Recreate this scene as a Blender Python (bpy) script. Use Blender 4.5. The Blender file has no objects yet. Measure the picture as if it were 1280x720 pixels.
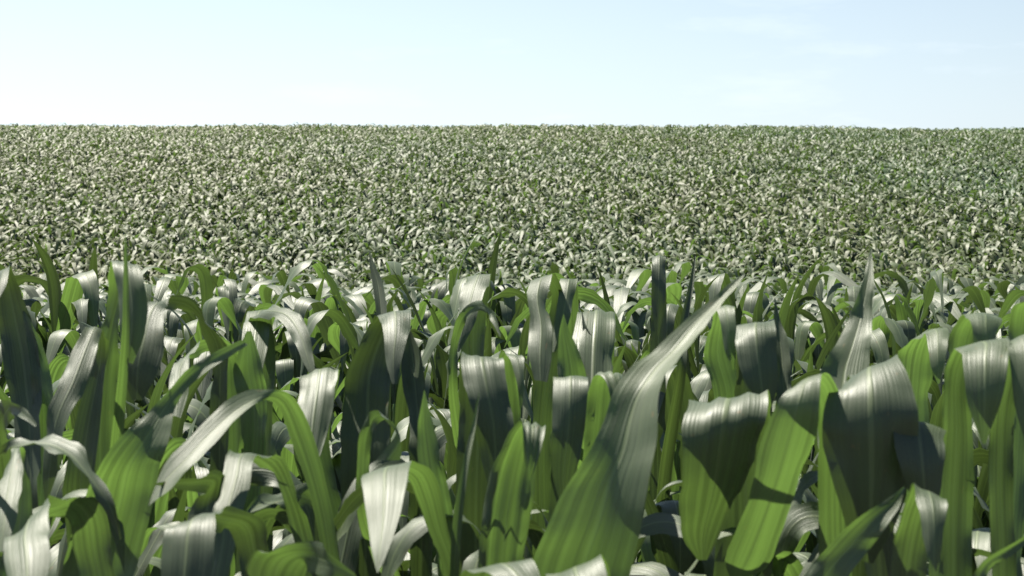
import bpy, math, random
import numpy as np

rng = np.random.default_rng(11)
random.seed(11)
R = math.radians
scene = bpy.context.scene
C = scene.collection

# ------------------------------------------------------------------ camera
CAM_H = 1.92
FPX = 2030.0                      # focal length in pixels of a 1280 px wide frame
PITCH = math.atan((360 - 222) / FPX)
cam_d = bpy.data.cameras.new("camera")
cam_d.sensor_width = 36.0
cam_d.lens = 36.0 * FPX / 1280.0
cam_d.clip_start = 0.05
cam_d.clip_end = 20000
cam_d.dof.use_dof = True
cam_d.dof.focus_distance = 6.0
cam_d.dof.aperture_fstop = 10.0
cam = bpy.data.objects.new("camera", cam_d)
cam.location = (0, 0, CAM_H)
cam.rotation_euler = (math.pi / 2 - PITCH, 0, 0)
C.objects.link(cam)
scene.camera = cam
CP, SP = math.cos(PITCH), math.sin(PITCH)


def at(x, y, d):
    """World point seen at photo pixel (x, y) standing d metres ahead."""
    u, v = (x - 640) / FPX, (360 - y) / FPX
    Y = CP + v * SP
    Z = -SP + v * CP
    k = d / Y
    return np.array((u * k, d, CAM_H + Z * k))


# ------------------------------------------------------------------ terrain
def smooth(t):
    t = np.clip(t, 0, 1)
    return t * t * (3 - 2 * t)


_t = np.arange(0, 56.0, 2.0)
PROF_Y = np.concatenate([[-60, 0, 9, 12, 15, 19, 22.5], 25 + _t, [85, 95, 120, 180, 400, 3000]]).astype(float)
PROF_Z = np.concatenate([[0, 0, 0, 0, -.15, -.37, -.56], -.70 + .1280 * _t - .0009 * _t ** 2, [3.32, 2.8, 1.0, -1, -4, -10]]).astype(float)


def ground_z(x, y):
    z = np.interp(y, PROF_Y, PROF_Z)
    hill = smooth((np.asarray(y) - 24) / 50)
    xa = np.asarray(x)
    z = z - hill * 0.16 * smooth((xa - 6) / 18.0)
    z = z + hill * 0.03 * np.sin(xa * 0.55 + 1.0) * smooth((100 - np.asarray(y)) / 15)
    return z


# ------------------------------------------------------------------ materials
def nodes_of(m):
    m.use_nodes = True
    nt = m.node_tree
    nt.nodes.clear()
    return nt, nt.nodes, nt.links


def leaf_material(name, c_lo, c_mid, c_hi, r_lo, r_hi, offsun_green=None, spec=1.1):
    m = bpy.data.materials.new(name)
    nt, N, L = nodes_of(m)
    out = N.new("ShaderNodeOutputMaterial")
    uv = N.new("ShaderNodeUVMap"); uv.uv_map = "UVMap"
    tone = N.new("ShaderNodeAttribute"); tone.attribute_name = "tone"
    sep = N.new("ShaderNodeSeparateXYZ"); L.new(uv.outputs[0], sep.inputs[0])
    # long parallel veins: noise stretched along the blade
    mp = N.new("ShaderNodeMapping"); mp.inputs["Scale"].default_value = (26, 1.1, 1)
    L.new(uv.outputs[0], mp.inputs[0])
    addv = N.new("ShaderNodeVectorMath"); addv.operation = 'ADD'
    comb = N.new("ShaderNodeCombineXYZ")
    mt = N.new("ShaderNodeMath"); mt.operation = 'MULTIPLY'; mt.inputs[1].default_value = 57.0
    L.new(tone.outputs["Fac"], mt.inputs[0]); L.new(mt.outputs[0], comb.inputs[2])
    L.new(mp.outputs[0], addv.inputs[0]); L.new(comb.outputs[0], addv.inputs[1])
    vein = N.new("ShaderNodeTexNoise"); vein.inputs["Scale"].default_value = 1.0
    vein.inputs["Detail"].default_value = 3.0
    L.new(addv.outputs[0], vein.inputs["Vector"])
    mp2 = N.new("ShaderNodeMapping"); mp2.inputs["Scale"].default_value = (7, 3.5, 1)
    L.new(uv.outputs[0], mp2.inputs[0])
    addv2 = N.new("ShaderNodeVectorMath"); addv2.operation = 'ADD'
    L.new(mp2.outputs[0], addv2.inputs[0]); L.new(comb.outputs[0], addv2.inputs[1])
    blot = N.new("ShaderNodeTexNoise"); blot.inputs["Scale"].default_value = 1.0
    blot.inputs["Detail"].default_value = 4.0
    L.new(addv2.outputs[0], blot.inputs["Vector"])
    # midrib mask
    d1 = N.new("ShaderNodeMath"); d1.operation = 'SUBTRACT'; d1.inputs[1].default_value = 0.5
    L.new(sep.outputs[0], d1.inputs[0])
    d2 = N.new("ShaderNodeMath"); d2.operation = 'ABSOLUTE'; L.new(d1.outputs[0], d2.inputs[0])
    rib = N.new("ShaderNodeMapRange"); rib.interpolation_type = 'SMOOTHSTEP'
    rib.inputs["From Min"].default_value = 0.018; rib.inputs["From Max"].default_value = 0.045
    rib.inputs["To Min"].default_value = 1.0; rib.inputs["To Max"].default_value = 0.0
    L.new(d2.outputs[0], rib.inputs["Value"])
    # colours
    ramp = N.new("ShaderNodeValToRGB")
    ramp.color_ramp.elements[0].color = c_lo
    ramp.color_ramp.elements[1].color = c_hi
    e = ramp.color_ramp.elements.new(0.5); e.color = c_mid
    mp3 = N.new("ShaderNodeMapping"); mp3.inputs["Scale"].default_value = (9, 0.7, 1)
    L.new(uv.outputs[0], mp3.inputs[0])
    addv3 = N.new("ShaderNodeVectorMath"); addv3.operation = 'ADD'
    L.new(mp3.outputs[0], addv3.inputs[0]); L.new(comb.outputs[0], addv3.inputs[1])
    streak = N.new("ShaderNodeTexNoise"); streak.inputs["Scale"].default_value = 1.0
    streak.inputs["Detail"].default_value = 5.0; streak.inputs["Roughness"].default_value = 0.65
    L.new(addv3.outputs[0], streak.inputs["Vector"])
    mixf = N.new("ShaderNodeMath"); mixf.operation = 'MULTIPLY_ADD'
    mixf.inputs[1].default_value = 0.45
    sc2 = N.new("ShaderNodeMath"); sc2.operation = 'MULTIPLY_ADD'
    sc2.inputs[1].default_value = 0.5; sc2.inputs[2].default_value = -0.02
    L.new(tone.outputs["Fac"], sc2.inputs[0])
    L.new(vein.outputs["Fac"], mixf.inputs[0]); L.new(sc2.outputs[0], mixf.inputs[2])
    mixb = N.new("ShaderNodeMath"); mixb.operation = 'MULTIPLY_ADD'; mixb.inputs[1].default_value = 0.3
    L.new(blot.outputs["Fac"], mixb.inputs[0]); L.new(mixf.outputs[0], mixb.inputs[2])
    sub = N.new("ShaderNodeMath"); sub.operation = 'SUBTRACT'; sub.inputs[1].default_value = 0.13
    L.new(mixb.outputs[0], sub.inputs[0])
    L.new(sub.outputs[0], ramp.inputs[0])
    if offsun_green is not None:
        la = N.new("ShaderNodeAttribute"); la.attribute_name = "offsun_green"
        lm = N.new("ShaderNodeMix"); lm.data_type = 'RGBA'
        lm.inputs["B"].default_value = offsun_green  # greener tint painted in where the hillside catches less sun glint
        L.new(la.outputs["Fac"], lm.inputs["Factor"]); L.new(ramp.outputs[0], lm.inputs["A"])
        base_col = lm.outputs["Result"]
    else:
        base_col = ramp.outputs[0]
    mrib = N.new("ShaderNodeMix"); mrib.data_type = 'RGBA'
    # scattered dry flecks
    fl = N.new("ShaderNodeTexNoise"); fl.inputs["Scale"].default_value = 1.0; fl.inputs["Detail"].default_value = 2.0
    mp4 = N.new("ShaderNodeMapping"); mp4.inputs["Scale"].default_value = (9, 42, 1)
    L.new(uv.outputs[0], mp4.inputs[0])
    addv4 = N.new("ShaderNodeVectorMath"); addv4.operation = 'ADD'
    L.new(mp4.outputs[0], addv4.inputs[0]); L.new(comb.outputs[0], addv4.inputs[1])
    L.new(addv4.outputs[0], fl.inputs["Vector"])
    flr = N.new("ShaderNodeMapRange"); flr.interpolation_type = 'SMOOTHSTEP'
    flr.inputs["From Min"].default_value = 0.69; flr.inputs["From Max"].default_value = 0.76
    flr.inputs["To Max"].default_value = 0.7
    L.new(fl.outputs["Fac"], flr.inputs["Value"])
    flm = N.new("ShaderNodeMix"); flm.data_type = 'RGBA'
    flm.inputs["B"].default_value = (0.16, 0.115, 0.05, 1)
    L.new(flr.outputs[0], flm.inputs["Factor"]); L.new(base_col, flm.inputs["A"])
    base_col = flm.outputs["Result"]
    mrib.inputs["B"].default_value = (0.115, 0.15, 0.068, 1)
    L.new(rib.outputs[0], mrib.inputs["Factor"]); L.new(base_col, mrib.inputs["A"])
    # transmitted light
    young = N.new("ShaderNodeMapRange"); young.interpolation_type = 'SMOOTHSTEP'
    young.inputs["From Min"].default_value = 0.35; young.inputs["From Max"].default_value = 1.0
    L.new(tone.outputs["Fac"], young.inputs["Value"])
    trc = N.new("ShaderNodeMix"); trc.data_type = 'RGBA'
    trc.inputs["A"].default_value = (0.060, 0.100, 0.018, 1)
    trc.inputs["B"].default_value = (0.19, 0.345, 0.060, 1)
    L.new(young.outputs[0], trc.inputs["Factor"])
    st2 = N.new("ShaderNodeMapRange")
    st2.inputs["From Min"].default_value = 0.34; st2.inputs["From Max"].default_value = 0.62
    st2.inputs["To Min"].default_value = 0.45; st2.inputs["To Max"].default_value = 1.05
    L.new(streak.outputs["Fac"], st2.inputs["Value"])
    trm = N.new("ShaderNodeVectorMath"); trm.operation = 'SCALE'
    L.new(trc.outputs["Result"], trm.inputs[0]); L.new(st2.outputs[0], trm.inputs["Scale"])
    trans = N.new("ShaderNodeBsdfTranslucent"); L.new(trm.outputs[0], trans.inputs["Color"])
    bsdf = N.new("ShaderNodeBsdfPrincipled")
    L.new(mrib.outputs["Result"], bsdf.inputs["Base Color"])
    rr = N.new("ShaderNodeMapRange")
    rr.inputs["To Min"].default_value = r_lo; rr.inputs["To Max"].default_value = r_hi
    L.new(blot.outputs["Fac"], rr.inputs["Value"]); L.new(rr.outputs[0], bsdf.inputs["Roughness"])
    bsdf.inputs["IOR"].default_value = 1.5
    bsdf.inputs["Specular IOR Level"].default_value = spec
    # bump: veins + groove
    bump = N.new("ShaderNodeBump"); bump.inputs["Strength"].default_value = 0.33
    bump.inputs["Distance"].default_value = 0.004
    ba = N.new("ShaderNodeMath"); ba.operation = 'MULTIPLY_ADD'; ba.inputs[1].default_value = -0.6
    L.new(rib.outputs[0], ba.inputs[0]); L.new(vein.outputs["Fac"], ba.inputs[2])
    L.new(ba.outputs[0], bump.inputs["Height"])
    L.new(bump.outputs[0], bsdf.inputs["Normal"])
    mix = N.new("ShaderNodeMixShader"); mix.inputs[0].default_value = 0.32
    L.new(bsdf.outputs[0], mix.inputs[1]); L.new(trans.outputs[0], mix.inputs[2])
    L.new(mix.outputs[0], out.inputs[0])
    return m




def stalk_material():
    m = bpy.data.materials.new("corn_stalk")
    nt, N, L = nodes_of(m)
    out = N.new("ShaderNodeOutputMaterial")
    b = N.new("ShaderNodeBsdfPrincipled")
    tc = N.new("ShaderNodeTexCoord")
    mp = N.new("ShaderNodeMapping"); mp.inputs["Scale"].default_value = (90, 90, 5)
    L.new(tc.outputs["Object"], mp.inputs[0])
    n = N.new("ShaderNodeTexNoise"); n.inputs["Scale"].default_value = 1.0
    L.new(mp.outputs[0], n.inputs["Vector"])
    r = N.new("ShaderNodeValToRGB")
    r.color_ramp.elements[0].color = (0.05, 0.10, 0.025, 1)
    r.color_ramp.elements[1].color = (0.13, 0.20, 0.06, 1)
    L.new(n.outputs["Fac"], r.inputs[0]); L.new(r.outputs[0], b.inputs["Base Color"])
    b.inputs["Roughness"].default_value = 0.5
    L.new(b.outputs[0], out.inputs[0])
    return m


def soil_material():
    m = bpy.data.materials.new("dark_soil")
    nt, N, L = nodes_of(m)
    out = N.new("ShaderNodeOutputMaterial")
    b = N.new("ShaderNodeBsdfPrincipled")
    tc = N.new("ShaderNodeTexCoord")
    n = N.new("ShaderNodeTexNoise"); n.inputs["Scale"].default_value = 6.0
    n.inputs["Detail"].default_value = 8.0
    L.new(tc.outputs["Object"], n.inputs["Vector"])
    r = N.new("ShaderNodeValToRGB")
    r.color_ramp.elements[0].color = (0.020, 0.016, 0.011, 1)
    r.color_ramp.elements[1].color = (0.075, 0.058, 0.040, 1)
    L.new(n.outputs["Fac"], r.inputs[0]); L.new(r.outputs[0], b.inputs["Base Color"])
    b.inputs["Roughness"].default_value = 0.95
    bp = N.new("ShaderNodeBump"); bp.inputs["Distance"].default_value = 0.05
    L.new(n.outputs["Fac"], bp.inputs["Height"]); L.new(bp.outputs[0], b.inputs["Normal"])
    L.new(b.outputs[0], out.inputs[0])
    return m


M_LEAF = leaf_material("corn_leaf", (.030, .050, .020, 1), (.052, .076, .034, 1), (.094, .122, .058, 1), .44, .62, None, .95)
M_HILL = leaf_material("sunlit_hill_corn_leaf", (.048, .058, .018, 1), (.098, .112, .038, 1), (.152, .157, .058, 1), .46, .66, (.040, .086, .032, 1), .85)  # paler, warmer copy of the corn leaf; hillside sun sheen put into its colour
M_STALK = stalk_material()
M_SOIL = soil_material()


# ------------------------------------------------------------------ mesh helpers
def grid_quads(n, m, off=0):
    i = np.arange(n - 1)[:, None] * m + np.arange(m - 1)[None, :]
    q = np.stack([i, i + 1, i + m + 1, i + m], -1).reshape(-1, 4)
    return q + off


def mesh_from(name, verts, quads, uvs, tone, mats, mat_idx=None):
    me = bpy.data.meshes.new(name)
    nv, nq = len(verts), len(quads)
    me.vertices.add(nv)
    me.vertices.foreach_set("co", np.ascontiguousarray(verts, np.float32).ravel())
    me.loops.add(nq * 4)
    me.loops.foreach_set("vertex_index", np.ascontiguousarray(quads, np.int32).ravel())
    me.polygons.add(nq)
    me.polygons.foreach_set("loop_start", np.arange(0, nq * 4, 4, dtype=np.int32))
    me.polygons.foreach_set("use_smooth", np.ones(nq, bool))
    for mm in mats:
        me.materials.append(mm)
    if mat_idx is not None:
        me.polygons.foreach_set("material_index", np.ascontiguousarray(mat_idx, np.int32))
    if uvs is not None:
        ul = me.uv_layers.new(name="UVMap")
        ul.data.foreach_set("uv", np.ascontiguousarray(uvs[quads.ravel()], np.float32).ravel())
    if tone is not None:
        a = me.attributes.new("tone", 'FLOAT', 'POINT')
        a.data.foreach_set("value", np.ascontiguousarray(tone, np.float32))
    me.update(calc_edges=True)
    me.validate()
    return me


def normalize(a):
    return a / np.maximum(np.linalg.norm(a, axis=-1, keepdims=True), 1e-9)


def ribbon(Cn, H, n_cols, trough, pleat=0.0, wave=0.0, wl=0.14, ph=0.0):
    """Cn: N centre points; H: N half-width vectors -> grid N x M x 3 and its uv."""
    n = len(Cn)
    T = normalize(np.gradient(Cn, axis=0))
    hw = np.linalg.norm(H, axis=1)
    S = normalize(H)
    Nn = normalize(np.cross(S, T))
    t = np.linspace(-1, 1, n_cols)
    arc = np.concatenate([[0], np.cumsum(np.linalg.norm(np.diff(Cn, axis=0), axis=1))])
    tr = np.broadcast_to(np.asarray(trough, float), (n,))
    G = Cn[:, None, :] + H[:, None, :] * t[None, :, None]
    lift = hw[:, None] * tr[:, None] * (np.sqrt(t * t + 0.04) - 1.0)[None, :]
    lift = lift + hw[:, None] * pleat * np.sin(t * 9.0 + ph)[None, :]
    ed = np.abs(t) ** 2.2
    fade = np.clip(arc / 0.15, 0, 1) * np.clip((arc[-1] - arc) / 0.12, 0, 1)
    wv = np.sin(2 * np.pi * arc[:, None] / wl + ph + np.where(t < 0, 1.9, 0.0)[None, :])
    wv = wv + 0.6 * np.sin(2 * np.pi * arc[:, None] / (wl * 0.43) + 2.3 * ph + np.where(t < 0, 0.4, 2.6)[None, :])
    lift = lift + wave * ed[None, :] * wv * fade[:, None]
    G = G + Nn[:, None, :] * lift[:, :, None]
    U = np.broadcast_to(((t + 1) / 2)[None, :], (n, n_cols))
    V = np.broadcast_to(arc[:, None], (n, n_cols))
    return G, np.stack([U, V], -1)


def catmull(P, n):
    P = np.asarray(P, float)
    k = len(P)
    d = np.linalg.norm(np.diff(P[:, :3], axis=0), axis=1) ** 0.5 + 1e-4
    tk = np.concatenate([[0], np.cumsum(d)])
    Pe = np.vstack([2 * P[0] - P[1], P, 2 * P[-1] - P[-2]])
    te = np.concatenate([[-d[0]], tk, [tk[-1] + d[-1]]])
    # arc-like dense parameters
    out = []
    for t in np.linspace(0, tk[-1], n):
        i = min(max(np.searchsorted(tk, t, side='right') - 1, 0), k - 2)
        p0, p1, p2, p3 = Pe[i:i + 4]
        t0, t1, t2, t3 = te[i:i + 4]
        a1 = (t1 - t) / (t1 - t0) * p0 + (t - t0) / (t1 - t0) * p1
        a2 = (t2 - t) / (t2 - t1) * p1 + (t - t1) / (t2 - t1) * p2
        a3 = (t3 - t) / (t3 - t2) * p2 + (t - t2) / (t3 - t2) * p3
        b1 = (t2 - t) / (t2 - t0) * a1 + (t - t0) / (t2 - t0) * a2
        b2 = (t3 - t) / (t3 - t1) * a2 + (t - t1) / (t3 - t1) * a3
        out.append((t2 - t) / (t2 - t1) * b1 + (t - t1) / (t2 - t1) * b2)
    return np.array(out)


def stalk_grid(h, r0=0.014, lean=(0, 0)):
    zs = [0.0]
    rs = [r0]
    k = 7
    for i in range(1, k + 1):
        z = h * i / k
        r = r0 * (1 - 0.55 * i / k)
        zs += [z - 0.015, z, z + 0.012]
        rs += [r, r * 1.22, r * 0.98]
    zs, rs = np.array(zs), np.array(rs)
    a = np.linspace(0, 2 * np.pi, 9)
    G = np.stack([rs[:, None] * np.cos(a) + lean[0] * (zs[:, None] / h) ** 2,
                  rs[:, None] * np.sin(a) + lean[1] * (zs[:, None] / h) ** 2,
                  np.broadcast_to(zs[:, None], (len(zs), 9))], -1)
    return G


# ------------------------------------------------------------------ generic leaf
def leaf_params(k, n, phi, height):
    """k-th of n leaves from the bottom, plant plane phi."""
    f = k / (n - 1)
    p = {}
    p['z'] = height * (0.12 + 0.58 * f)
    side = phi + (math.pi if k % 2 else 0)
    wind = -math.pi / 2 + rng.normal(0.15, 0.75)
    if f < 0.45:
        p['a0'] = side + rng.normal(0, .25); p['a1'] = p['a0'] + rng.normal(0, .3)
    else:
        p['a0'] = side + rng.normal(0, .25)
        p['a1'] = wind
    d = (p['a1'] - p['a0'] + math.pi) % (2 * math.pi) - math.pi
    p['a1'] = p['a0'] + d
    p['L'] = height * (0.52 + 0.13 * math.sin(math.pi * min(f + .2, 1)) + rng.normal(0, .04))
    p['W'] = 0.042 * (0.85 + 0.3 * math.sin(math.pi * min(f * .9 + .15, 1))) * rng.uniform(.85, 1.18)
    p['th0'] = R(rng.uniform(56, 80))
    p['th1'] = R(rng.uniform(-88, -45))
    p['sb'] = rng.uniform(.40, .68)
    p['w'] = rng.uniform(.2, .6)
    p['tw'] = rng.normal(0, .7)
    p['tr'] = rng.uniform(.18, .4)
    p['wave'] = rng.uniform(.002, .008)
    p['wl'] = rng.uniform(.10, .2)
    p['ph'] = rng.uniform(0, 6.28)
    p['tone'] = rng.uniform(0, 1)
    return p


def spike_params(phi, height):
    p = leaf_params(3, 5, phi, height)
    p.update(z=height * .72, L=height * rng.uniform(.26, .42), W=rng.uniform(.014, .026), th0=R(rng.uniform(78, 89)),
             th1=R(rng.uniform(30, 80)), sb=.6, w=.7, tr=.75, wave=.001, tw=rng.normal(0, .4))
    p['tone'] = rng.uniform(.1, .65)
    return p


def leaf_grid(p, n, m, ox=0.0, oy=0.0):
    ss = np.linspace(0, 1, 81)
    u = np.clip((ss - p['sb']) / p['w'] + .5, 0, 1)
    th = p['th0'] - R(10) * ss + (p['th1'] - p['th0']) * (u * u * (3 - 2 * u))
    az = p['a0'] + (p['a1'] - p['a0']) * smooth((ss - .05) / max(p['sb'] - .05, .1))
    T = np.stack([np.cos(th) * np.cos(az), np.cos(th) * np.sin(az), np.sin(th)], -1)
    P = np.vstack([[0, 0, 0], np.cumsum((T[:-1] + T[1:]) / 2, axis=0)]) * p['L'] / 80
    P = P + np.array([ox, oy, p['z']])
    side = np.stack([-np.sin(az), np.cos(az), 0 * az], -1)
    nn = np.cross(side, T)
    tw = p['tw'] * smooth((ss - .15) / .85)
    S = side * np.cos(tw)[:, None] + nn * np.sin(tw)[:, None]
    w = np.minimum(1, .42 + 1.7 * ss) * (1 - np.clip((ss - .38) / .62, 0, 1) ** 2.0)
    w = np.maximum(w, .01) * p['W']
    # more samples where it bends
    dens = 1 + 3.0 * np.exp(-((ss - p['sb']) / (.6 * p['w'])) ** 2)
    cum = np.concatenate([[0], np.cumsum((dens[:-1] + dens[1:]) / 2)]); cum /= cum[-1]
    sq = np.interp(np.linspace(0, 1, n), cum, ss)
    pick = lambda A: np.stack([np.interp(sq, ss, A[:, i]) for i in range(3)], -1)
    Cn, Sn, wn = pick(P), normalize(pick(S)), np.interp(sq, ss, w)
    trough = p['tr'] * (1.35 - .9 * smooth(sq / .7))
    return ribbon(Cn, Sn * wn[:, None], m, trough, 0.0, p['wave'], p['wl'], p['ph'])


def plant_params(height):
    phi = rng.uniform(0, math.pi)
    n = 8
    leaves = [leaf_params(k, n, phi, height) for k in range(n)]
    if rng.uniform() < .75:
        leaves.append(spike_params(phi, height))
    return leaves


def leaf_object(name, G, UV, tone, parent, off=(0, 0, 0)):
    n, m = G.shape[:2]
    v = G.reshape(-1, 3) - np.asarray(off)
    me = mesh_from(name, v, grid_quads(n, m), UV.reshape(-1, 2), np.full(n * m, tone), [M_LEAF])
    o = bpy.data.objects.new(name, me)
    C.objects.link(o)
    o.parent = parent
    return o


def stalk_object(G, parent):
    n, m = G.shape[:2]
    me = mesh_from("stalk", G.reshape(-1, 3), grid_quads(n, m), None, None, [M_STALK])
    o = bpy.data.objects.new("stalk", me)
    C.objects.link(o)
    o.parent = parent
    return o


def plant_empty(x, y, label, group):
    e = bpy.data.objects.new("corn_plant", None)
    e.empty_display_size = .1
    e.location = (x, y, float(ground_z(x, y)))
    e["label"] = label
    e["category"] = "corn plant"
    e["group"] = group
    C.objects.link(e)
    return e


# ------------------------------------------------------------------ foreground plants traced leaf by leaf
GROUP_FRONT = "large corn plants at the front of the field"
hero_xy = []


def hero(label, leaves, low=3, back=0.03, sx=None, sd=None, extra=2):
    """Each leaf: dict(st=[(xa,ya,xb,yb,d), ...] base to tip, edges a and b, metres ahead)."""
    first = leaves[0]['st'][0]
    d0 = (sd if sd is not None else first[4]) + back
    px = sx if sx is not None else (first[0] + first[2]) / 2
    base = at(px, 720, d0)
    X, Y = base[0], base[1]
    e = plant_empty(X, Y, label, GROUP_FRONT)
    hero_xy.append((X, Y))
    org = np.array([X, Y, 0.0])
    top = 0
    for lf in leaves:
        ln = lf.get('lean', 0.0)
        raw = lf['st']
        ym = [(q[1] + q[3]) / 2 for q in raw]
        ir = int(np.argmin(ym))
        fw = lf.get('fwd', 0.05)
        st = []
        for i, q in enumerate(raw):
            dd = ln * max(0, ym[0] - ym[i]) / FPX * q[4]
            if i > ir:
                dd -= fw * (ym[i] - ym[ir]) / FPX * q[4]
            st.append((q[0], q[1], q[2], q[3], q[4] + dd) + tuple(q[5:]))
        A = np.array([at(s[0], s[1], s[4] - (s[5] if len(s) > 5 else 0)) for s in st])
        B = np.array([at(s[2], s[3], s[4] + (s[5] if len(s) > 5 else 0)) for s in st])
        Cc, Hh = (A + B) / 2, (B - A) / 2
        c0 = Cc[0]
        z0 = max(.2, min(c0[2] - .16, .95))
        top = max(top, z0)
        hd = normalize(Hh[0])
        p0 = np.array([X, Y, z0])
        p1 = p0 * .5 + c0 * .5
        p1[2] = z0 * .5 + c0[2] * .5
        p1[:2] = p0[:2] * .65 + c0[:2] * .35
        Cc = np.vstack([p0, p1, Cc])
        Hh = np.vstack([hd * .016, (hd * .02 + Hh[0]) / 2, Hh])
        D = catmull(np.hstack([Cc, Hh]), lf.get('n', 44))
        Cs, Hs = D[:, :3], D[:, 3:]
        # every blade rolls a little about its midrib on the way up
        T = normalize(np.gradient(Cs, axis=0))
        q = np.linspace(0, 1, len(Cs))
        ang = (.22 * np.sin(2 * np.pi * q * rng.uniform(.8, 1.6) + rng.uniform(0, 6)) + .10 * np.sin(2 * np.pi * q * 3.1 + rng.uniform(0, 6))) * smooth(q * 4)
        Hs = Hs * np.cos(ang)[:, None] + np.cross(T, Hs) * np.sin(ang)[:, None]
        G, UV = ribbon(Cs, Hs, 9, lf.get('tr', .2), lf.get('pl', 0.0), lf.get('wv', .006), lf.get('wl', .13), rng.uniform(0, 6))
        leaf_object("leaf", G, UV, lf.get('tone', rng.uniform(.2, .8)), e, org)
    stalk_object(stalk_grid(max(top + .05, 1.05)), e)
    phi = rng.uniform(0, 3.1)
    for k in range(low):
        p = leaf_params(k, 9, phi, 1.2)
        G, UV = leaf_grid(p, 22, 7)
        leaf_object("leaf", G, UV, p['tone'], e)
    # two or three more upper leaves arching out sideways among the neighbours
    for k in range(extra if 2.27 < Y < 3.15 else 0):
        p = leaf_params(5, 9, phi, 1.2)
        p['a0'] = (0.35 if (k + len(hero_xy)) % 2 else math.pi - .35) + rng.normal(0, .45)
        p['a1'] = p['a0'] - (0.9 if math.cos(p['a0']) > 0 else -0.9) * rng.uniform(0, 1.3)
        p['th0'] = R(rng.uniform(62, 84)); p['th1'] = R(rng.uniform(-85, -35))
        p['sb'] = rng.uniform(.45, .7); p['w'] = rng.uniform(.25, .6)
        p['W'] = rng.uniform(.013, .026); p['L'] = rng.uniform(.4, .65); p['tw'] = rng.normal(0, 1.0)
        p['z'] = 0
        p['tone'] = rng.uniform(0, .85)
        G, UV = leaf_grid(p, 26, 7)
        want = CAM_H - (rng.uniform(575, 735) - 222) / FPX * (Y + .1)
        G = G + np.array([0, .12, want - G[..., 2].max()])
        leaf_object("leaf", G, UV, p['tone'], e)
    return e


def lf(*st, **kw):
    return dict(st=list(st), **kw)


# --- left edge
hero("corn plant at left edge with tall dark blade narrowing to a bent rounded top",
     [lf((22, 620, 50, 620, 2.84), (18, 540, 52, 540, 2.82), (4, 450, 50, 450, 2.80), (-4, 395, 38, 400, 2.78), (-4, 350, 20, 350, 2.75), (-2, 338, 14, 338, 2.70), (-6, 352, 10, 352, 2.66), (-8, 375, -2, 375, 2.64), tone=.3, tr=.3, lean=.5),
      lf((40, 560, 66, 560, 2.9), (40, 490, 66, 490, 2.9), (36, 440, 56, 440, 2.92), (30, 402, 38, 400, 2.93), (28, 388, 30, 388, 2.94), tone=.9),
      lf((-10, 560, 20, 570, 2.7), (-4, 505, 8, 540, 2.6), (14, 500, 12, 518, 2.55), (34, 514, 30, 524, 2.5), (46, 530, 44, 534, 2.48), tone=.6)])
hero("corn plant with tall blade folded over at its top, crossed by a thin upright spike",
     [lf((96, 600, 150, 600, 2.66), (98, 520, 150, 520, 2.66), (110, 460, 149, 460, 2.65), (128, 400, 152, 400, 2.64), (136, 350, 168, 350, 2.62), (138, 329, 172, 330, 2.58), (142, 340, 178, 342, 2.54), (148, 380, 184, 376, 2.52), (150, 415, 180, 420, 2.51), (154, 450, 166, 455, 2.51), tone=.75, tr=.22, pl=.05),
      lf((80, 600, 120, 600, 2.6), (118, 430, 134, 440, 2.62), (112, 410, 128, 409, 2.57), (93, 436, 120, 440, 2.52), (75, 478, 106, 484, 2.47), (58, 522, 86, 526, 2.44), (52, 580, 76, 580, 2.43), (56, 625, 60, 625, 2.43), tone=.55),
      lf((152, 420, 162, 420, 2.48), (154, 360, 161, 360, 2.48), (155, 318, 159, 318, 2.48), (156, 292, 157, 292, 2.48), tone=.9, tr=.6, wv=0)])
hero("corn plant with one grey blade folded down beside the tall spiked plant",
     [lf((262, 520, 285, 520, 2.86), (262, 440, 282, 430, 2.86), (243, 400, 262, 402, 2.83), (226, 388, 240, 374, 2.80), (203, 384, 212, 371, 2.76), (184, 378, 205, 385, 2.72), (166, 400, 205, 404, 2.69), (154, 432, 205, 436, 2.66), (150, 466, 198, 468, 2.65), (164, 500, 180, 500, 2.65), tone=.35)])
hero("corn plant with a pale leaf arched left, just behind a long diagonal leaf",
     [lf((276, 500, 310, 500, 3.05), (274, 450, 305, 450, 3.05), (262, 436, 284, 428, 3.0), (238, 446, 252, 426, 2.95), (216, 456, 236, 462, 2.9), (211, 486, 236, 488, 2.87), (214, 520, 226, 522, 2.86), tone=.8, fwd=0.8),
      lf((300, 540, 334, 540, 3.0), (296, 490, 333, 490, 3.0), (291, 466, 330, 466, 3.0), (299, 438, 322, 438, 3.0), (308, 414, 314, 414, 3.0), tone=.95)])
hero("left-hand corn plant with long leaf slanting up right, grey above, green at foot",
     [lf((70, 760, 160, 760, 2.40), (76, 715, 168, 720, 2.40), (104, 630, 190, 635, 2.38), (124, 582, 201, 580, 2.36), (164, 535, 213, 540, 2.38), (205, 495, 221, 503, 2.41), (236, 461, 247, 474, 2.43), (268, 440, 284, 448, 2.44), (302, 425, 310, 431, 2.44), tone=.9, tr=.3)])
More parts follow.
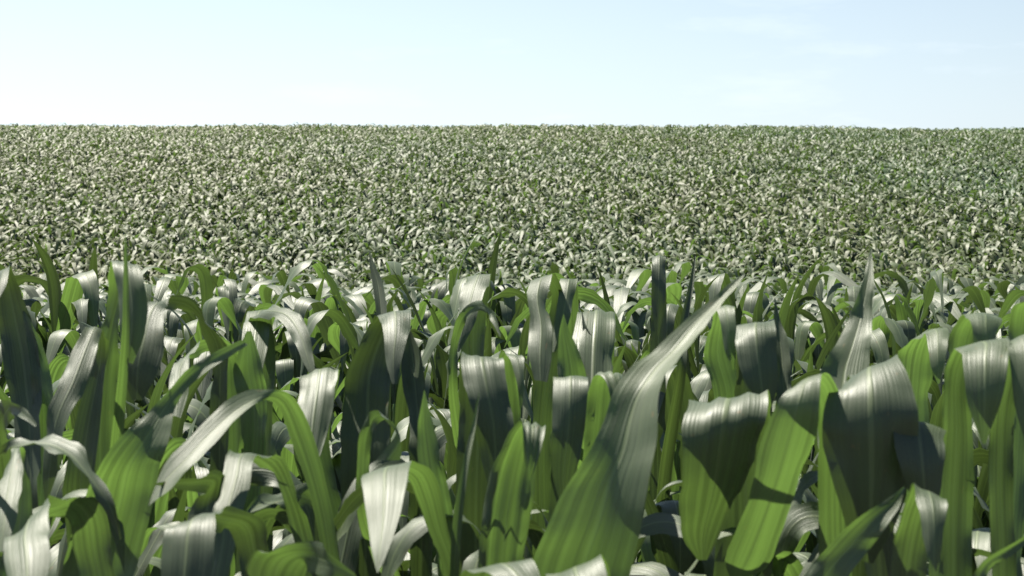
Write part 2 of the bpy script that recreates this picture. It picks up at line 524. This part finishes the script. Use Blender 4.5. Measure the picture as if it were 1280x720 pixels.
hero("corn plant with a long white shining leaf drooping left to a point",
     [lf((402, 700, 424, 700, 2.42), (388, 620, 410, 615, 2.42), (362, 545, 388, 535, 2.40), (346, 506, 364, 494, 2.36), (322, 503, 338, 486, 2.31, .02), (292, 528, 305, 490, 2.27, .03), (256, 564, 268, 516, 2.23, .035), (221, 597, 234, 556, 2.20, .03), (200, 618, 205, 588, 2.19, .02), (184, 634, 185, 632, 2.18), tone=.75, fwd=0.3, tr=.12, wv=.002),
      lf((404, 690, 424, 690, 2.5), (395, 640, 412, 640, 2.5), (374, 632, 392, 606, 2.46, .03), (345, 632, 352, 614, 2.40, .03), (318, 640, 322, 620, 2.36, .02), (308, 642, 309, 636, 2.33), tone=.6)])
hero("corn plant with a narrow grey leaf arching over near the left edge",
     [lf((-40, 640, -20, 640, 2.3), (-22, 575, -8, 590, 2.28), (0, 559, 2, 570, 2.25), (30, 546, 30, 560, 2.22,-.02), (63, 540, 60, 562, 2.2,-.03), (96, 554, 84, 577, 2.18,-.03), (122, 586, 108, 606, 2.16,-.02), (142, 626, 132, 640, 2.15), (152, 673, 150, 676, 2.15), tone=.5),
      lf((10, 640, 40, 640, 2.42), (14, 575, 34, 572, 2.42), (14, 562, 28, 560, 2.38), (2, 592, 28, 590, 2.35), (-6, 622, 26, 622, 2.33), (-8, 655, 20, 656, 2.32), (-4, 690, 4, 690, 2.32), tone=.85, fwd=0.8)])
hero("corn plant with a wide leaf folded left, low by the left edge",
     [lf((110, 760, 150, 760, 2.2), (92, 690, 140, 690, 2.2), (88, 650, 132, 645, 2.18), (78, 640, 112, 622, 2.15), (58, 652, 80, 624, 2.1), (30, 668, 58, 626, 2.05), (8, 684, 58, 660, 2.01), (8, 712, 62, 692, 1.99), (20, 760, 52, 750, 1.98), tone=.7, fwd=0.8, pl=.03)])
hero("corn plant with a pale blade hanging straight down from a round green bend",
     [lf((380, 740, 404, 740, 2.4), (364, 660, 386, 655, 2.4), (346, 608, 370, 612, 2.38), (328, 584, 356, 576, 2.36), (308, 574, 330, 565, 2.33), (286, 571, 318, 569, 2.29), (277, 596, 314, 600, 2.26), (267, 640, 302, 642, 2.24), (262, 685, 295, 686, 2.23), (258, 730, 284, 730, 2.23), (258, 780, 272, 780, 2.23), tone=.65, fwd=0.6, tr=.15)])
hero("corn plant with square striped fold and rounded green lobe, low at front left",
     [lf((310, 760, 345, 760, 2.12), (296, 690, 336, 680, 2.12), (288, 668, 330, 652, 2.11), (270, 660, 296, 640, 2.08), (228, 652, 272, 643, 2.04), (206, 664, 270, 660, 2.0), (200, 700, 268, 700, 1.98), (200, 740, 262, 740, 1.97), tone=.5, pl=.05),
      lf((230, 700, 280, 700, 2.2), (236, 640, 280, 625, 2.25), (255, 614, 282, 596, 2.24), (232, 612, 250, 596, 2.2), (212, 609, 218, 600, 2.17), (193, 606, 194, 604, 2.14), tone=.5)])
hero("corn plant with low rounded leaf bending right, at the bottom edge left of middle",
     [lf((320, 790, 370, 790, 2.05), (304, 730, 372, 745, 2.05), (310, 700, 380, 722, 2.04), (350, 684, 388, 706, 2.0), (386, 679, 402, 716, 1.96), (412, 690, 420, 722, 1.93), (444, 716, 446, 726, 1.91), tone=.7, fwd=0.7)])
# --- middle
hero("corn plant with broad dark green blade ending in a grey flap folded to the right",
     [lf((424, 560, 488, 560, 2.95), (426, 520, 488, 520, 2.95), (432, 470, 490, 465, 2.94), (452, 425, 502, 420, 2.92), (468, 398, 512, 396, 2.90), (474, 394, 514, 394, 2.86), (480, 420, 510, 420, 2.82), (482, 450, 502, 450, 2.81), (490, 480, 496, 480, 2.81), tone=.35, tr=.25, lean=.45),
      lf((372, 560, 412, 560, 3.0), (372, 520, 414, 520, 3.0), (380, 475, 424, 475, 3.0), (378, 464, 424, 464, 2.96), (374, 490, 420, 490, 2.93), (370, 530, 412, 530, 2.92), (376, 570, 400, 570, 2.92), tone=.7, fwd=0.7, pl=.05)])
hero("corn plant with a narrow upright blade, one half white and one half dark",
     [lf((512, 580, 540, 580, 2.9), (510, 520, 532, 520, 2.9), (502, 470, 531, 470, 2.9), (502, 440, 525, 440, 2.9), (508, 414, 514, 414, 2.9), tone=.4, tr=.75, lean=.5),
      lf((446, 640, 466, 640, 2.56), (446, 580, 462, 580, 2.55), (450, 540, 466, 545, 2.54), (460, 517, 476, 526, 2.51), (480, 518, 490, 534, 2.47), (496, 540, 502, 562, 2.44), (470, 575, 500, 575, 2.44), tone=.7)])
hero("corn plant with a dark lone spike standing against the hillside, left of the middle",
     [lf((468, 450, 488, 450, 3.6), (470, 392, 484, 392, 3.6), (465, 352, 478, 352, 3.6), (462, 330, 468, 330, 3.6), (461, 314, 462, 314, 3.6), tone=.2, tr=.5, wv=0, lean=.6)])
hero("corn plant with a big grey blade hanging like a cloth in the middle",
     [lf((570, 620, 620, 620, 2.8), (572, 540, 622, 540, 2.8), (574, 470, 624, 465, 2.78), (577, 449, 626, 446, 2.74), (576, 458, 630, 456, 2.70), (582, 490, 636, 488, 2.67), (592, 530, 642, 530, 2.66), (600, 570, 640, 575, 2.66), (612, 615, 624, 615, 2.66), tone=.45, tr=.12, pl=.04),
      lf((625, 600, 650, 600, 2.85), (630, 500, 650, 500, 2.85), (624, 450, 644, 446, 2.82), (636, 442, 652, 452, 2.78), (645, 470, 655, 480, 2.75), (650, 510, 652, 510, 2.74), tone=.8)])
hero("corn plant with a white tongue of leaf hanging to a point, front centre left",
     [lf((558, 780, 590, 780, 2.35), (552, 705, 572, 700, 2.34), (535, 665, 560, 660, 2.33), (520, 622, 552, 618, 2.31), (508, 596, 540, 590, 2.28), (482, 588, 520, 582, 2.24), (453, 588, 513, 586, 2.19), (454, 615, 508, 612, 2.16), (459, 652, 500, 650, 2.15), (465, 690, 485, 690, 2.14), (471, 716, 473, 716, 2.14), tone=.7, fwd=0.9, tr=.1, wv=.001)])
hero("corn plant with a bright green pointed blade standing upright in the middle front",
     [lf((548, 780, 574, 780, 2.4), (546, 700, 570, 700, 2.4), (540, 655, 568, 655, 2.4), (524, 600, 558, 600, 2.4), (520, 545, 546, 545, 2.4), (526, 510, 536, 510, 2.4), (530, 488, 531, 488, 2.4), tone=1.0, tr=.3),
      lf((562, 720, 574, 720, 2.3), (566, 650, 578, 650, 2.3), (578, 580, 586, 582, 2.32), (590, 530, 595, 532, 2.35), (599, 490, 600, 490, 2.37), tone=.7, tr=.6, wv=0)])
hero("corn plant with pleated green blade upright at the foot of the big grey one",
     [lf((600, 790, 655, 790, 2.3), (598, 710, 656, 710, 2.3), (602, 650, 664, 650, 2.3), (614, 592, 672, 588, 2.3), (630, 550, 678, 545, 2.29), (648, 530, 682, 530, 2.26), (652, 545, 680, 545, 2.23), (655, 575, 672, 575, 2.22), (660, 600, 664, 600, 2.22), tone=.85, pl=.16, tr=.1)])
hero("corn plant with the largest leaf, slanting up right to a tip, green at its foot",
     [lf((650, 800, 775, 800, 2.10), (662, 715, 786, 722, 2.10), (684, 660, 802, 655, 2.09), (704, 612, 814, 590, 2.09), (730, 575, 822, 545, 2.10), (750, 540, 823, 492, 2.12), (766, 500, 836, 456, 2.14), (788, 466, 852, 440, 2.17), (816, 440, 872, 420, 2.20), (850, 408, 886, 398, 2.23), (880, 384, 904, 376, 2.26), (906, 360, 921, 358, 2.28), (929, 342, 931, 343, 2.30), wv=.002, tone=.9, tr=.3, n=60)])
hero("corn plant with a square dark fold and a yellow-green pleated blade right beside it",
     [lf((686, 660, 722, 660, 2.72), (688, 590, 722, 590, 2.72), (690, 500, 732, 500, 2.70), (691, 478, 734, 478, 2.66), (692, 474, 735, 475, 2.62), (691, 500, 734, 500, 2.59), (690, 545, 730, 545, 2.58), (690, 590, 720, 590, 2.58), (700, 630, 708, 630, 2.58), tone=.6),
      lf((728, 660, 760, 660, 2.75), (728, 580, 765, 580, 2.75), (731, 520, 776, 515, 2.75), (738, 475, 778, 472, 2.74), (750, 468, 780, 472, 2.70), (760, 490, 782, 496, 2.68), (768, 520, 772, 520, 2.67), tone=.95, pl=.14)])
hero("corn plant with pale ribbed fold just behind the square dark fold and pointed blades beside",
     [lf((716, 520, 760, 520, 3.3), (716, 440, 768, 440, 3.3), (720, 398, 770, 396, 3.27), (722, 392, 769, 392, 3.22), (718, 412, 769, 412, 3.18), (714, 440, 768, 440, 3.16), (716, 480, 764, 480, 3.15), (730, 515, 750, 515, 3.15), tone=.8, fwd=0.6, pl=.07),
      lf((698, 540, 736, 540, 3.0), (697, 475, 734, 475, 3.0), (697, 440, 724, 440, 3.0), (699, 415, 712, 415, 3.0), (704, 393, 705, 393, 3.0), tone=1.0),
      lf((736, 540, 755, 540, 3.05), (734, 470, 754, 470, 3.05), (730, 430, 744, 430, 3.05), (728, 408, 733, 408, 3.05), (727, 390, 728, 390, 3.05), tone=.1, tr=.6, lean=.5)])
hero("corn plant with two grey leaves bent side by side, left of the pale ribbed fold",
     [lf((665, 540, 690, 540, 3.3), (672, 450, 700, 445, 3.3), (690, 365, 706, 372, 3.3), (668, 352, 694, 342, 3.25), (658, 370, 684, 374, 3.2), (662, 410, 690, 408, 3.17), (660, 440, 690, 445, 3.15), (668, 475, 684, 478, 3.15), tone=.6, fwd=0.5),
      lf((700, 480, 722, 480, 3.4), (702, 420, 724, 415, 3.4), (702, 358, 722, 356, 3.36), (700, 352, 722, 350, 3.32), (696, 380, 716, 382, 3.29), (692, 410, 708, 412, 3.28), (690, 440, 694, 440, 3.28), tone=.7, fwd=0.5)])
hero("corn plant with a ribbed grey-white saddle fold, wide, right of the largest leaf",
     [lf((890, 760, 960, 760, 2.45), (896, 640, 970, 640, 2.45), (884, 545, 966, 545, 2.44), (868, 512, 964, 510, 2.40), (860, 502, 962, 500, 2.33), (853, 526, 958, 522, 2.28), (849, 580, 946, 570, 2.28), (846, 630, 930, 620, 2.30), (852, 670, 905, 660, 2.32), (872, 700, 884, 700, 2.33), tone=.6, pl=.06, tr=.1, fwd=-.05)])
# --- right
hero("corn plant with wide light green blade hanging left below a tall grey spike",
     [lf((1025, 760, 1065, 760, 2.3), (1022, 640, 1062, 640, 2.28), (1022, 540, 1060, 540, 2.25), (1012, 486, 1046, 484, 2.21), (990, 477, 1028, 470, 2.16), (972, 505, 1024, 505, 2.13), (955, 540, 1021, 540, 2.14), (940, 592, 1006, 592, 2.16), (924, 650, 982, 655, 2.19), (906, 700, 956, 714, 2.22), (912, 720, 930, 722, 2.23), tone=.95, tr=.08, wv=.003, fwd=0),
      lf((1030, 640, 1082, 640, 2.42), (1022, 540, 1086, 540, 2.42), (1024, 468, 1086, 466, 2.40), (1042, 435, 1088, 430, 2.39), (1062, 395, 1091, 392, 2.38), (1078, 352, 1092, 350, 2.37), (1088, 310, 1090, 310, 2.37), tone=.75, tr=.18, lean=1.1)])
hero("corn plant with big grey fold lit along its top edge, below the tall grey spike",
     [lf((1050, 720, 1100, 720, 2.36), (1040, 600, 1120, 600, 2.36), (1050, 500, 1142, 520, 2.33), (1062, 468, 1132, 468, 2.29), (1050, 468, 1126, 458, 2.25), (1036, 490, 1140, 490, 2.2), (1028, 530, 1147, 530, 2.18), (1034, 580, 1142, 590, 2.18), (1052, 640, 1122, 650, 2.18), (1074, 700, 1092, 705, 2.18), tone=.5, tr=.15, wv=.006, fwd=-.05)])
hero("corn plant with dark square flap above a slanting green blade at front right",
     [lf((1085, 780, 1130, 780, 2.3), (1078, 660, 1120, 660, 2.3), (1082, 590, 1124, 590, 2.29), (1094, 548, 1150, 540, 2.27), (1108, 532, 1182, 528, 2.23), (1112, 545, 1182, 540, 2.19), (1124, 580, 1180, 578, 2.17), (1138, 620, 1174, 620, 2.17), (1150, 655, 1160, 655, 2.17), tone=.4, tr=.15),
      lf((1005, 790, 1060, 790, 2.05), (1004, 725, 1058, 725, 2.05), (1034, 686, 1088, 684, 2.05), (1072, 648, 1112, 652, 2.05), (1108, 624, 1124, 634, 2.06), (1130, 608, 1132, 610, 2.08), tone=.9)])
hero("corn plant with tall green blade and a grey flap folded right, near right edge",
     [lf((1172, 800, 1215, 800, 2.36), (1170, 700, 1214, 700, 2.36), (1170, 630, 1216, 630, 2.36), (1178, 540, 1216, 540, 2.35), (1182, 470, 1212, 470, 2.34), (1190, 432, 1236, 440, 2.32), (1202, 430, 1262, 430, 2.28), (1204, 450, 1260, 450, 2.24), (1208, 490, 1254, 490, 2.22), (1216, 525, 1244, 525, 2.22), (1228, 555, 1232, 555, 2.22), tone=.8, tr=.12),
      lf((1180, 560, 1212, 560, 2.5), (1180, 470, 1214, 470, 2.5), (1192, 410, 1226, 410, 2.49), (1206, 394, 1252, 396, 2.45), (1212, 410, 1250, 410, 2.41), (1218, 440, 1246, 440, 2.4), (1228, 465, 1234, 465, 2.4), tone=.85)])
hero("corn plant at right edge with dark rim and a narrow light green strip low",
     [lf((1240, 720, 1270, 720, 2.36), (1236, 600, 1266, 600, 2.36), (1240, 500, 1272, 500, 2.35), (1246, 440, 1300, 432, 2.32), (1254, 424, 1312, 420, 2.28), (1262, 450, 1310, 450, 2.24), (1270, 510, 1306, 510, 2.22), (1284, 560, 1290, 560, 2.22), tone=.7),
      lf((1262, 520, 1290, 520, 2.5), (1262, 450, 1290, 450, 2.5), (1262, 408, 1290, 405, 2.5), (1268, 386, 1296, 380, 2.48), (1290, 375, 1310, 390, 2.45), tone=.95),
      lf((1200, 780, 1215, 790, 2.0), (1226, 704, 1238, 714, 2.0), (1255, 684, 1262, 696, 2.0), (1284, 668, 1288, 676, 2.01), (1310, 655, 1310, 657, 2.02), tone=.85, tr=.5)])
hero("corn plant with smooth grey flap and green blade, left of the tall grey spike",
     [lf((920, 600, 960, 600, 2.75), (918, 520, 966, 520, 2.75), (920, 430, 970, 430, 2.74), (922, 407, 968, 407, 2.70), (919, 418, 970, 416, 2.65), (921, 450, 973, 450, 2.63), (930, 485, 972, 488, 2.62), (945, 515, 962, 518, 2.62), tone=.45),
      lf((890, 560, 925, 560, 2.85), (892, 490, 926, 490, 2.85), (880, 445, 915, 440, 2.85), (886, 410, 918, 400, 2.84), (894, 385, 918, 382, 2.80), (900, 400, 920, 400, 2.77), (905, 435, 920, 435, 2.76), (914, 462, 918, 462, 2.76), tone=.9),
      lf((972, 560, 994, 560, 2.7), (970, 480, 990, 480, 2.7), (967, 430, 985, 430, 2.7), (967, 395, 975, 395, 2.7), (968, 372, 969, 372, 2.7), tone=.15, tr=.5, lean=.5)])
hero("corn plant with a rounded bright green lobe under a slanting grey top, right middle",
     [lf((1120, 560, 1162, 560, 2.95), (1118, 480, 1166, 480, 2.95), (1124, 440, 1170, 440, 2.94), (1142, 420, 1178, 414, 2.9), (1156, 418, 1186, 412, 2.86), (1160, 436, 1184, 434, 2.82), (1164, 460, 1180, 460, 2.8), (1172, 480, 1174, 480, 2.8), tone=1.0)])
hero("corn plant with narrow grey curl and green rising part, low at front right",
     [lf((1110, 800, 1150, 800, 2.12), (1112, 720, 1156, 720, 2.12), (1122, 660, 1166, 655, 2.11), (1134, 628, 1176, 622, 2.08), (1140, 616, 1180, 618, 2.04), (1150, 640, 1182, 645, 2.0), (1158, 700, 1176, 705, 1.98), (1164, 760, 1168, 760, 1.98), tone=.7)])
hero("corn plant with two low white rounded tops at the very front, in the middle",
     [lf((560, 790, 640, 800, 2.0), (556, 745, 640, 755, 2.0), (572, 722, 655, 725, 1.98), (590, 706, 664, 708, 1.94), (620, 720, 680, 730, 1.9), (650, 760, 690, 770, 1.88), tone=.6, tr=.1),
      lf((700, 800, 760, 790, 2.0), (690, 745, 765, 740, 2.0), (684, 722, 762, 716, 1.97), (682, 716, 756, 708, 1.93), (690, 740, 760, 730, 1.89), (710, 790, 750, 780, 1.87), tone=.7, tr=.1)])
hero("corn plant with an arched pale leaf and a dark drooping end, rear left rows",
     [lf((318, 520, 340, 520, 3.3), (318, 450, 345, 450, 3.3), (312, 400, 340, 392, 3.26), (330, 396, 352, 384, 3.21), (350, 402, 372, 390, 3.17), (366, 424, 386, 416, 3.14), (380, 455, 392, 450, 3.13), (394, 480, 396, 480, 3.13), tone=.6, fwd=0.6),
      lf((298, 480, 330, 480, 3.4), (302, 430, 336, 430, 3.4), (312, 396, 345, 390, 3.36), (308, 396, 338, 392, 3.3), (302, 430, 335, 430, 3.26), (306, 470, 326, 470, 3.25), tone=.8, fwd=0.7)])
hero("corn plant with a grey broad fold reaching above the middle rows towards the hillside",
     [lf((578, 480, 606, 480, 3.7), (576, 420, 606, 420, 3.7), (582, 360, 612, 358, 3.68), (584, 346, 614, 344, 3.63), (578, 358, 610, 358, 3.58), (572, 385, 600, 388, 3.55), (568, 415, 588, 415, 3.54), (570, 440, 574, 440, 3.54), tone=.6, fwd=0.4),
      lf((560, 480, 572, 480, 3.3), (564, 425, 574, 428, 3.3), (574, 392, 584, 400, 3.28), (592, 377, 598, 388, 3.25), (608, 380, 608, 392, 3.22), (620, 396, 616, 404, 3.2), (626, 420, 625, 421, 3.2), tone=.7, fwd=0.6)])
hero("corn plant with a narrow dark flap rising above the rows, right of centre",
     [lf((812, 460, 832, 460, 3.9), (814, 390, 833, 390, 3.9), (815, 330, 832, 328, 3.88), (816, 322, 832, 320, 3.84), (814, 345, 833, 345, 3.80), (815, 385, 830, 385, 3.79), (820, 420, 824, 420, 3.79), tone=.25),
      lf((846, 460, 858, 460, 3.5), (850, 405, 860, 405, 3.5), (860, 360, 867, 360, 3.5), (868, 320, 870, 320, 3.5), tone=.15, tr=.6, wv=0, lean=.5)])

# ------------------------------------------------------------------ the crowd of nearer plants
protos = []
GROUP_NEAR = "corn plants crowded in the near part of the field"


def make_proto(height):
    e = plant_empty(0, 0, "", GROUP_NEAR)
    kids = []
    ps = plant_params(height)
    kids.append(stalk_object(stalk_grid(height * .74, lean=(rng.normal(0, .03), -.03)), e))
    for p in ps:
        G, UV = leaf_grid(p, 20, 7)
        kids.append(leaf_object("leaf", G, UV, p['tone'], e))
    return [e, kids, False, ps]


for i in range(16):
    protos.append(make_proto(1.24))


def rows(y0, y1, half_at, spacing=0.19, row=0.70):
    pts = []
    y = y0
    while y < y1:
        hw = half_at(y)
        x = -hw + rng.uniform(0, spacing)
        while x < hw:
            pts.append((x + rng.normal(0, .05), y + rng.normal(0, .13)))
            x += spacing * rng.uniform(.8, 1.25)
        y += row
    return pts


near = rows(2.30, 4.4, lambda y: .315 * y + .2, spacing=.15, row=.42) + rows(4.6, 5.7, lambda y: .315 * y + .2, spacing=.175, row=.6) + rows(5.8, 10.3, lambda y: .315 * y + .22, spacing=.2, row=.70)
count = 0
near_ok = []
for (x, y) in near:
    if min(math.hypot(x - a, y - b) for a, b in hero_xy) < .09:
        continue
    near_ok.append((x, y))
near_ok.sort(key=lambda p: p[1])
LIMIT = 300 - len(hero_xy)
indiv, rest = near_ok[:LIMIT], near_ok[LIMIT:]
for (x, y) in indiv:
    pr = protos[rng.integers(len(protos))]
    if not pr[2]:
        e, pr[2] = pr[0], True
    else:
        e = pr[0].copy(); C.objects.link(e)
        for k in pr[1]:
            c = k.copy(); C.objects.link(c); c.parent = e
    e.location = (x, y, float(ground_z(x, y)))
    e.rotation_euler = (rng.normal(0, .03), rng.normal(0, .03), rng.normal(0, .45))
    s = rng.normal(1.06, .07 if y < 6 else .095)
    if y < 3.0:
        s = rng.uniform(.95, 1.10)
    e.scale = (s * random.choice((-1, 1)), s, s)
    if y < 3.4:
        e["label"] = "corn plant half hidden between the large front plants, its leaves shaded by theirs"
        e["group"] = "corn plants between the large front ones"
    elif y < 6.5:
        e["label"] = "middle-sized corn plant with folded shiny leaves, standing behind the large front plants"
        e["group"] = "corn plants in the middle rows"
    else:
        e["label"] = "small corn plant in the last near rows, just before the pale hillside"
        e["group"] = "corn plants in the last near rows"
for pr in protos:
    if not pr[2]:
        for k in pr[1] + [pr[0]]:
            bpy.data.objects.remove(k)


# ------------------------------------------------------------------ the far field as one mass
def field_mass(name, label, pts, pts_far, mat):
    V, Q, UVs, TN, LU = [], [], [], [], []
    off = 0
    for chunk, n, m, variants, first in ((pts, 11, 3, 44, 1), (pts_far, 7, 3, 44, 3)):
        cache = []
        for _ in range(variants):
            ps = [p for p in plant_params(1.24) if p['tr'] < .7][first:]
            for p in ps:
                if p['z'] > .4:
                    p['th0'] = R(rng.uniform(36, 66)); p['th1'] = R(rng.uniform(-70, -12))
                    p['sb'] = rng.uniform(.26, .46); p['w'] = rng.uniform(.4, .75)
                    p['W'] *= 1.12
            gs = [leaf_grid(p, n, m) + (p['tone'],) for p in ps]
            v = np.concatenate([g[0].reshape(-1, 3) for g in gs])
            u = np.concatenate([g[1].reshape(-1, 2) for g in gs])
            t = np.concatenate([np.full(n * m, g[2]) for g in gs])
            q = np.concatenate([grid_quads(n, m, i * n * m) for i in range(len(gs))])
            cache.append((v, u, t, q))
        gzs = ground_z(np.array([p[0] for p in chunk]), np.array([p[1] for p in chunk])) if chunk else []
        for (x, y), gz in zip(chunk, gzs):
            v, u, t, q = cache[rng.integers(variants)]
            a = rng.normal(0, .5)
            s = rng.normal(float(np.interp(y, [10, 22, 25], [1.06, .90, .78])), .10 if mat is M_LEAF else .055)
            fx = random.choice((-1, 1))
            ca, sa = math.cos(a), math.sin(a)
            vx = v[:, 0] * fx
            V.append((np.stack([vx * ca - v[:, 1] * sa, vx * sa + v[:, 1] * ca, v[:, 2]], -1) * s + np.array([x, y, gz])).astype(np.float32))
            UVs.append(u.astype(np.float32)); TN.append(np.clip(t * .8 + rng.normal(0, .1), 0, 1)); Q.append((q + off).astype(np.int32))
            offsun_patchy = .30 + x / 55 + .22 * math.sin(x * .31 + y * .17) * math.sin(y * .12 - x * .11 + 1.3) + rng.normal(0, .16)  # sun glint fading to the right painted as greener leaves, plus random field patches
            LU.append(np.full(len(v), min(max(offsun_patchy, 0), 1), np.float32))
            off += len(v)
    me = mesh_from(name, np.concatenate(V), np.concatenate(Q), np.concatenate(UVs), np.concatenate(TN), [mat])
    at_l = me.attributes.new("offsun_green", 'FLOAT', 'POINT')
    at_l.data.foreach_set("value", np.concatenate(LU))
    o = bpy.data.objects.new(name, me)
    C.objects.link(o)
    o["kind"] = "stuff"
    o["label"] = label
    o["category"] = "corn field"
    return o


far_pts = rows(22.5, 52.0, lambda y: .315 * y * 1.08 + .8, spacing=.15, row=.58)
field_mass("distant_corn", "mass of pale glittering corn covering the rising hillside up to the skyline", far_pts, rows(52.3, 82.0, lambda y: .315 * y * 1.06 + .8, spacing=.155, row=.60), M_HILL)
edge = list(rest) + rows(10.4, 22.2, lambda y: .315 * y + 1.2, spacing=.2, row=.72)
for (x, y) in rows(1.8, 10.3, lambda y: .315 * y + 1.3, spacing=.22, row=.72):
    if abs(x) > .315 * y + .24:
        edge.append((x, y))
field_mass("surrounding_corn", "mass of corn in the hollow between the near rows and the hillside", edge, [], M_LEAF)

# ------------------------------------------------------------------ ground
xs = np.concatenate([np.linspace(-3000, -60, 8), np.linspace(-40, 40, 61), np.linspace(60, 3000, 8)])
ys = np.concatenate([np.linspace(-60, 0, 5)[:-1], np.linspace(0, 60, 61), np.array([75, 90, 120, 150, 250, 400, 800, 1500, 3000])])
GX, GY = np.meshgrid(xs, ys)
GZ = ground_z(GX, GY)
gv = np.stack([GX, GY, GZ], -1).reshape(-1, 3)
gme = mesh_from("ground", gv, grid_quads(len(ys), len(xs)), None, None, [M_SOIL])
g = bpy.data.objects.new("ground", gme)
C.objects.link(g)
g["kind"] = "structure"
g["label"] = "dark bare soil under the corn, rising to the hillside"
g["category"] = "ground"

# ------------------------------------------------------------------ light
SUN_EL, SUN_AZ = 65.0, -50.0        # azimuth from the view direction, negative to the left
el, az = R(SUN_EL), R(SUN_AZ)
sd = np.array([math.sin(az) * math.cos(el), math.cos(az) * math.cos(el), math.sin(el)])
sun_d = bpy.data.lights.new("sun", 'SUN')
sun_d.energy = 5.0
sun_d.angle = R(0.55)
sun_d.color = (1.0, .945, .83)
sun = bpy.data.objects.new("sun", sun_d)
from mathutils import Vector
sun.rotation_euler = Vector(-sd).to_track_quat('-Z', 'Y').to_euler()
C.objects.link(sun)

w = bpy.data.worlds.new("World")
scene.world = w
w.use_nodes = True
nt = w.node_tree
nt.nodes.clear()
out = nt.nodes.new("ShaderNodeOutputWorld")
bg = nt.nodes.new("ShaderNodeBackground")
sky = nt.nodes.new("ShaderNodeTexSky")
sky.sky_type = 'NISHITA'
sky.sun_disc = False
sky.sun_elevation = el
sky.sun_rotation = az
sky.air_density = 1.0
sky.dust_density = 0.5
sky.ozone_density = 2.5
bg.inputs["Strength"].default_value = 0.044
# thin wisps of high cloud
wtc = nt.nodes.new("ShaderNodeTexCoord")
wmp = nt.nodes.new("ShaderNodeMapping"); wmp.inputs["Scale"].default_value = (7, 7, 34)
wmp.inputs["Rotation"].default_value = (0, R(8), 0)
nt.links.new(wtc.outputs["Generated"], wmp.inputs[0])
wn = nt.nodes.new("ShaderNodeTexNoise"); wn.inputs["Scale"].default_value = 1.0
wn.inputs["Detail"].default_value = 6.0; wn.inputs["Roughness"].default_value = .6
nt.links.new(wmp.outputs[0], wn.inputs["Vector"])
wr = nt.nodes.new("ShaderNodeMapRange")
wr.inputs["From Min"].default_value = .55; wr.inputs["From Max"].default_value = .80
wr.inputs["To Max"].default_value = .32
nt.links.new(wn.outputs["Fac"], wr.inputs["Value"])
cl = nt.nodes.new("ShaderNodeMix"); cl.data_type = 'RGBA'
cl.inputs["B"].default_value = (10.6, 11.4, 12.2, 1)
nt.links.new(wr.outputs[0], cl.inputs["Factor"])
veil = nt.nodes.new("ShaderNodeMix"); veil.data_type = 'RGBA'     # thin bright haze, thickest towards the horizon
veil.inputs["B"].default_value = (6.1, 6.9, 7.5, 1)
vs = nt.nodes.new("ShaderNodeSeparateXYZ"); nt.links.new(wtc.outputs["Generated"], vs.inputs[0])
vr = nt.nodes.new("ShaderNodeMapRange")
vr.inputs["From Min"].default_value = 0.0; vr.inputs["From Max"].default_value = 0.36
vr.inputs["To Min"].default_value = 0.72; vr.inputs["To Max"].default_value = 0.06
nt.links.new(vs.outputs[2], vr.inputs["Value"]); nt.links.new(vr.outputs[0], veil.inputs["Factor"])
vd = nt.nodes.new("ShaderNodeVectorMath"); vd.operation = 'DOT_PRODUCT'
vd.inputs[1].default_value = (math.sin(az), math.cos(az), 0)
nt.links.new(wtc.outputs["Generated"], vd.inputs[0])
vg = nt.nodes.new("ShaderNodeMapRange")
vg.inputs["From Min"].default_value = -.6; vg.inputs["From Max"].default_value = .9
vg.inputs["To Min"].default_value = .24; vg.inputs["To Max"].default_value = 1.24
nt.links.new(vd.outputs["Value"], vg.inputs["Value"])
vsc = nt.nodes.new("ShaderNodeVectorMath"); vsc.operation = 'SCALE'
vsc.inputs[0].default_value = (8.9, 10.4, 11.7)
nt.links.new(vg.outputs[0], vsc.inputs["Scale"]); nt.links.new(vsc.outputs[0], veil.inputs["B"])
nt.links.new(sky.outputs[0], veil.inputs["A"])
nt.links.new(veil.outputs["Result"], cl.inputs["A"])
nt.links.new(cl.outputs["Result"], bg.inputs[0])
nt.links.new(bg.outputs[0], out.inputs[0])

scene.view_settings.view_transform = 'Standard'
scene.view_settings.look = 'None'
scene.view_settings.exposure = 1.33
scene.view_settings.gamma = 1.0
scene.render.engine = 'CYCLES'
scene.cycles.max_bounces = 8
scene.cycles.diffuse_bounces = 4
scene.cycles.glossy_bounces = 3
scene.cycles.transmission_bounces = 4
scene.cycles.use_denoising = True
